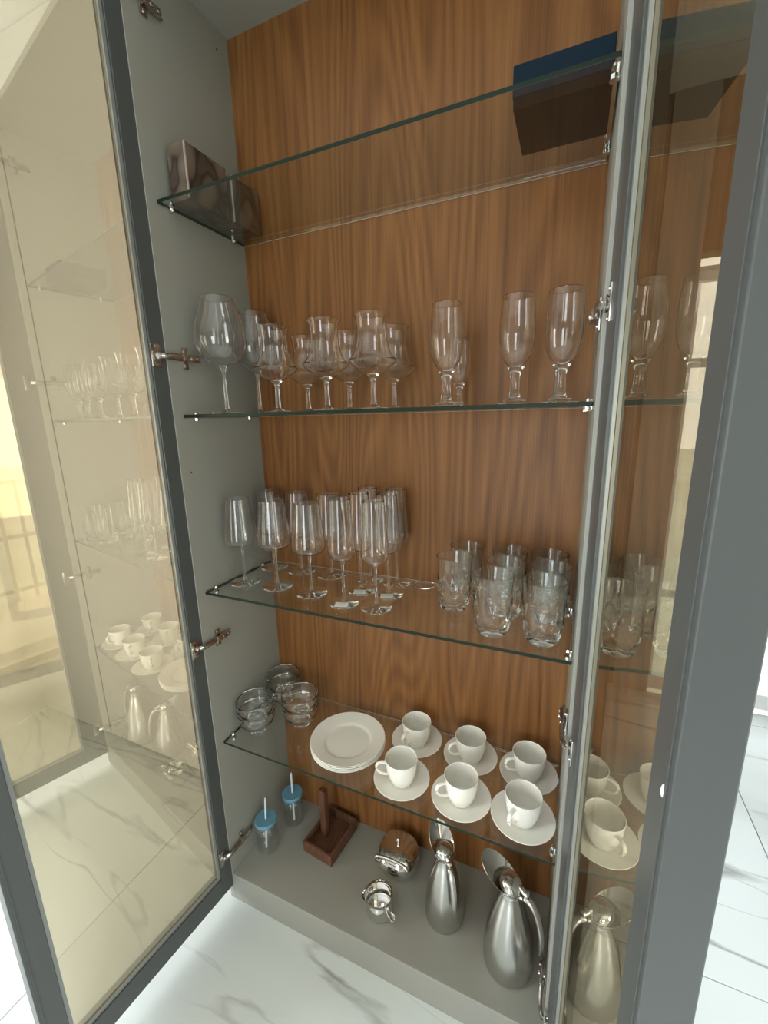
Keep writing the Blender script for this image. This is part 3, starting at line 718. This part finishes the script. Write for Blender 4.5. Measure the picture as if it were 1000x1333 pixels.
cd_ = tag(empty('wooden_caddy', (0.228, 0.212, zb), math.radians(-6)), 'dark wooden caddy with upright handle post on the cabinet floor', 'caddy')
bm = bmesh.new(); box(bm, -0.056, 0.056, -0.074, 0.074, 0.0, 0.012, 0.0015); mesh_obj('base', bm, 'wood2', cd_)
for (a, b_, c_, d_) in ((-0.056, 0.056, -0.074, -0.066), (-0.056, 0.056, 0.066, 0.074), (-0.056, -0.048, -0.0658, 0.0658), (0.048, 0.056, -0.0658, 0.0658)):
    bm = bmesh.new(); box(bm, a, b_, c_, d_, 0.0122, 0.040, 0.0012); mesh_obj('side', bm, 'wood2', cd_)
bm = bmesh.new(); box(bm, -0.034, -0.010, -0.011, 0.011, 0.0122, 0.190, 0.004); mesh_obj('post', bm, 'wood2', cd_)

# sugar bowl with domed lid, knob and bar handle
sg = tag(empty('sugar_bowl', (0.466, 0.224, zb), math.radians(0)), 'steel sugar bowl with domed lid, knob and bright bar handle', 'bowl')
def sqm(a, rr, z): return rr * (1 + 0.07 * (abs(math.sin(2 * a)) ** 1.5))
bm = bmesh.new(); lathe(bm, [(0, 0.0)] + spline_prof([(0.040, 0.0), (0.050, 0.004), (0.060, 0.018), (0.063, 0.036), (0.060, 0.054), (0.055, 0.062)], 4) + [(0, 0.062)], 40, sqm); mesh_obj('body', bm, 'chrome', sg, smooth=True)
bm = bmesh.new(); lathe(bm, [(0, 0.0625)] + spline_prof([(0.056, 0.0625), (0.0565, 0.066), (0.050, 0.073), (0.034, 0.080), (0.012, 0.0835), (0.0, 0.084)], 4), 40, sqm)
lidd = mesh_obj('lid', bm, 'chrome', sg, smooth=True)
bm = bmesh.new(); cyl(bm, (0, 0, 0.0835), (0, 0, 0.092), 0.0035, seg=12); ball(bm, (0, 0, 0.096), 0.007); mesh_obj('knob', bm, 'chrome', lidd, smooth=True)
bm = bmesh.new(); tube(bm, [(-0.043, -0.040, 0.045), (-0.049, -0.060, 0.062), (-0.046, -0.060, 0.081), (0.0, -0.058, 0.085), (0.046, -0.060, 0.081), (0.049, -0.060, 0.062), (0.043, -0.040, 0.045)], 0.0048, seg=10, n=5)
mesh_obj('handle', bm, 'chrome', sg, smooth=True)
# creamer standing before it, open at the top
cr = tag(empty('creamer_jug', (0.462, 0.088, zb), math.radians(-100)), 'small open steel creamer jug with bright rim, in front of the sugar bowl', 'jug')
bm = bmesh.new()
o = spline_prof([(0.032, 0.0), (0.038, 0.003), (0.041, 0.014), (0.0395, 0.035), (0.036, 0.050), (0.0385, 0.058)], 4); i_ = spline_prof([(0.0365, 0.058), (0.0345, 0.050), (0.038, 0.035), (0.0395, 0.014), (0.034, 0.004), (0.0, 0.003)], 4)
def spm(a, rr, z): return rr + (0.012 * max(0.0, math.cos(a + 0.9)) ** 8) * max(0.0, (z - 0.03) / 0.028) if z > 0.03 else rr
lathe(bm, [(0, 0.0)] + o + i_, 44, spm); mesh_obj('body', bm, 'chrome', cr, smooth=True)
bm = bmesh.new(); tube(bm, [(0.012, 0.037, 0.048), (0.02, 0.056, 0.052), (0.022, 0.064, 0.038), (0.018, 0.058, 0.02), (0.012, 0.0385, 0.014)], 0.0036, seg=8, n=5); mesh_obj('handle', bm, 'chrome', cr, smooth=True)

# vacuum carafes
def car_body(bm):
    lathe(bm, [(0, 0.001)] + spline_prof([(0.0595, 0.0), (0.0632, 0.0025), (0.0652, 0.011), (0.0657, 0.030), (0.0640, 0.065), (0.0600, 0.100), (0.0535, 0.135), (0.0455, 0.170), (0.0365, 0.203), (0.0290, 0.227), (0.0262, 0.240)], 4) + [(0, 0.240)], 56)
def car_base(bm): lathe(bm, [(0, -0.0003), (0.0575, -0.0003), (0.0585, 0.0005), (0.0, 0.0008)], 40)
def car_collar(bm):
    seg = 48; rings = []
    prm = [(0.0265, 0.2405, 0.0, 0.0), (0.0255, 0.246, 0.0, 0.0), (0.0290, 0.252, 0.003, 0.004), (0.0370, 0.262, 0.011, 0.012), (0.0460, 0.272, 0.021, 0.022), (0.0530, 0.280, 0.030, 0.031)]
    inn = [(a - 0.0018, b_ + 0.0004, c_, d_) for (a, b_, c_, d_) in prm][::-1]
    for (rr, z, c_, tl) in prm + inn:
        ring = []
        for k in range(seg):
            a = 2 * PI * k / seg; ca = math.cos(a)
            ring.append(bm.verts.new((-c_ - rr * ca, rr * (0.96 - 0.20 * (z - 0.24) / 0.04) * math.sin(a), z + tl * ca)))
        rings.append(ring)
    for A, Bq in zip(rings[:-1], rings[1:]):
        for k in range(seg): bm.faces.new((A[k], A[(k + 1) % seg], Bq[(k + 1) % seg], Bq[k]))
    bm.faces.new(rings[-1])
def car_lid(bm):
    t = bmesh.new(); lathe(t, [(0, 0)] + spline_prof([(0.0240, 0.0), (0.0290, 0.010), (0.0285, 0.021), (0.021, 0.031), (0.0, 0.037)], 4), 32)
    join(bm, t, 0, Matrix.Translation((-0.006, 0, 0.2495)) @ Matrix.Rotation(math.radians(14), 4, 'Y'))
def car_lever(bm):
    tube(bm, [(0.016, 0, 0.272), (0.026, 0, 0.270), (0.034, 0, 0.265), (0.041, 0, 0.257)], [0.004, 0.0055, 0.006, 0.005], seg=12, n=5, flat=1.3, up=(0, 0, 1)); ball(bm, (0.040, 0, 0.265), 0.0078, 1.0, 1.2, 0.8)
def car_handle(bm):
    tube(bm, [(0.024, 0, 0.244), (0.045, 0, 0.249), (0.061, 0, 0.236), (0.073, 0, 0.208), (0.081, 0, 0.172), (0.0845, 0, 0.135), (0.083, 0, 0.105)],
         [0.006, 0.0075, 0.0080, 0.0080, 0.0078, 0.0070, 0.0050], seg=14, n=5, flat=1.35, up=(1, 0, 0.3))
G_CAR = proto([('body', car_body, 'steel'), ('base_ring', car_base, 'gasket'), ('collar', car_collar, 'chrome'), ('lid', car_lid, 'chrome'), ('lever', car_lever, 'chrome'), ('handle', car_handle, 'steel')])
place('vacuum_carafe', G_CAR, (0.634, 0.148, zb), math.radians(-52), 'smaller brushed steel carafe beside the creamer, handle turned to the front', 'carafe', 'steel carafes', 0.82)
place('vacuum_carafe', G_CAR, (0.812, 0.110, zb), math.radians(-14), 'larger brushed steel carafe nearest the open bronze door, spout flaring to the side', 'carafe', 'steel carafes', 0.94)
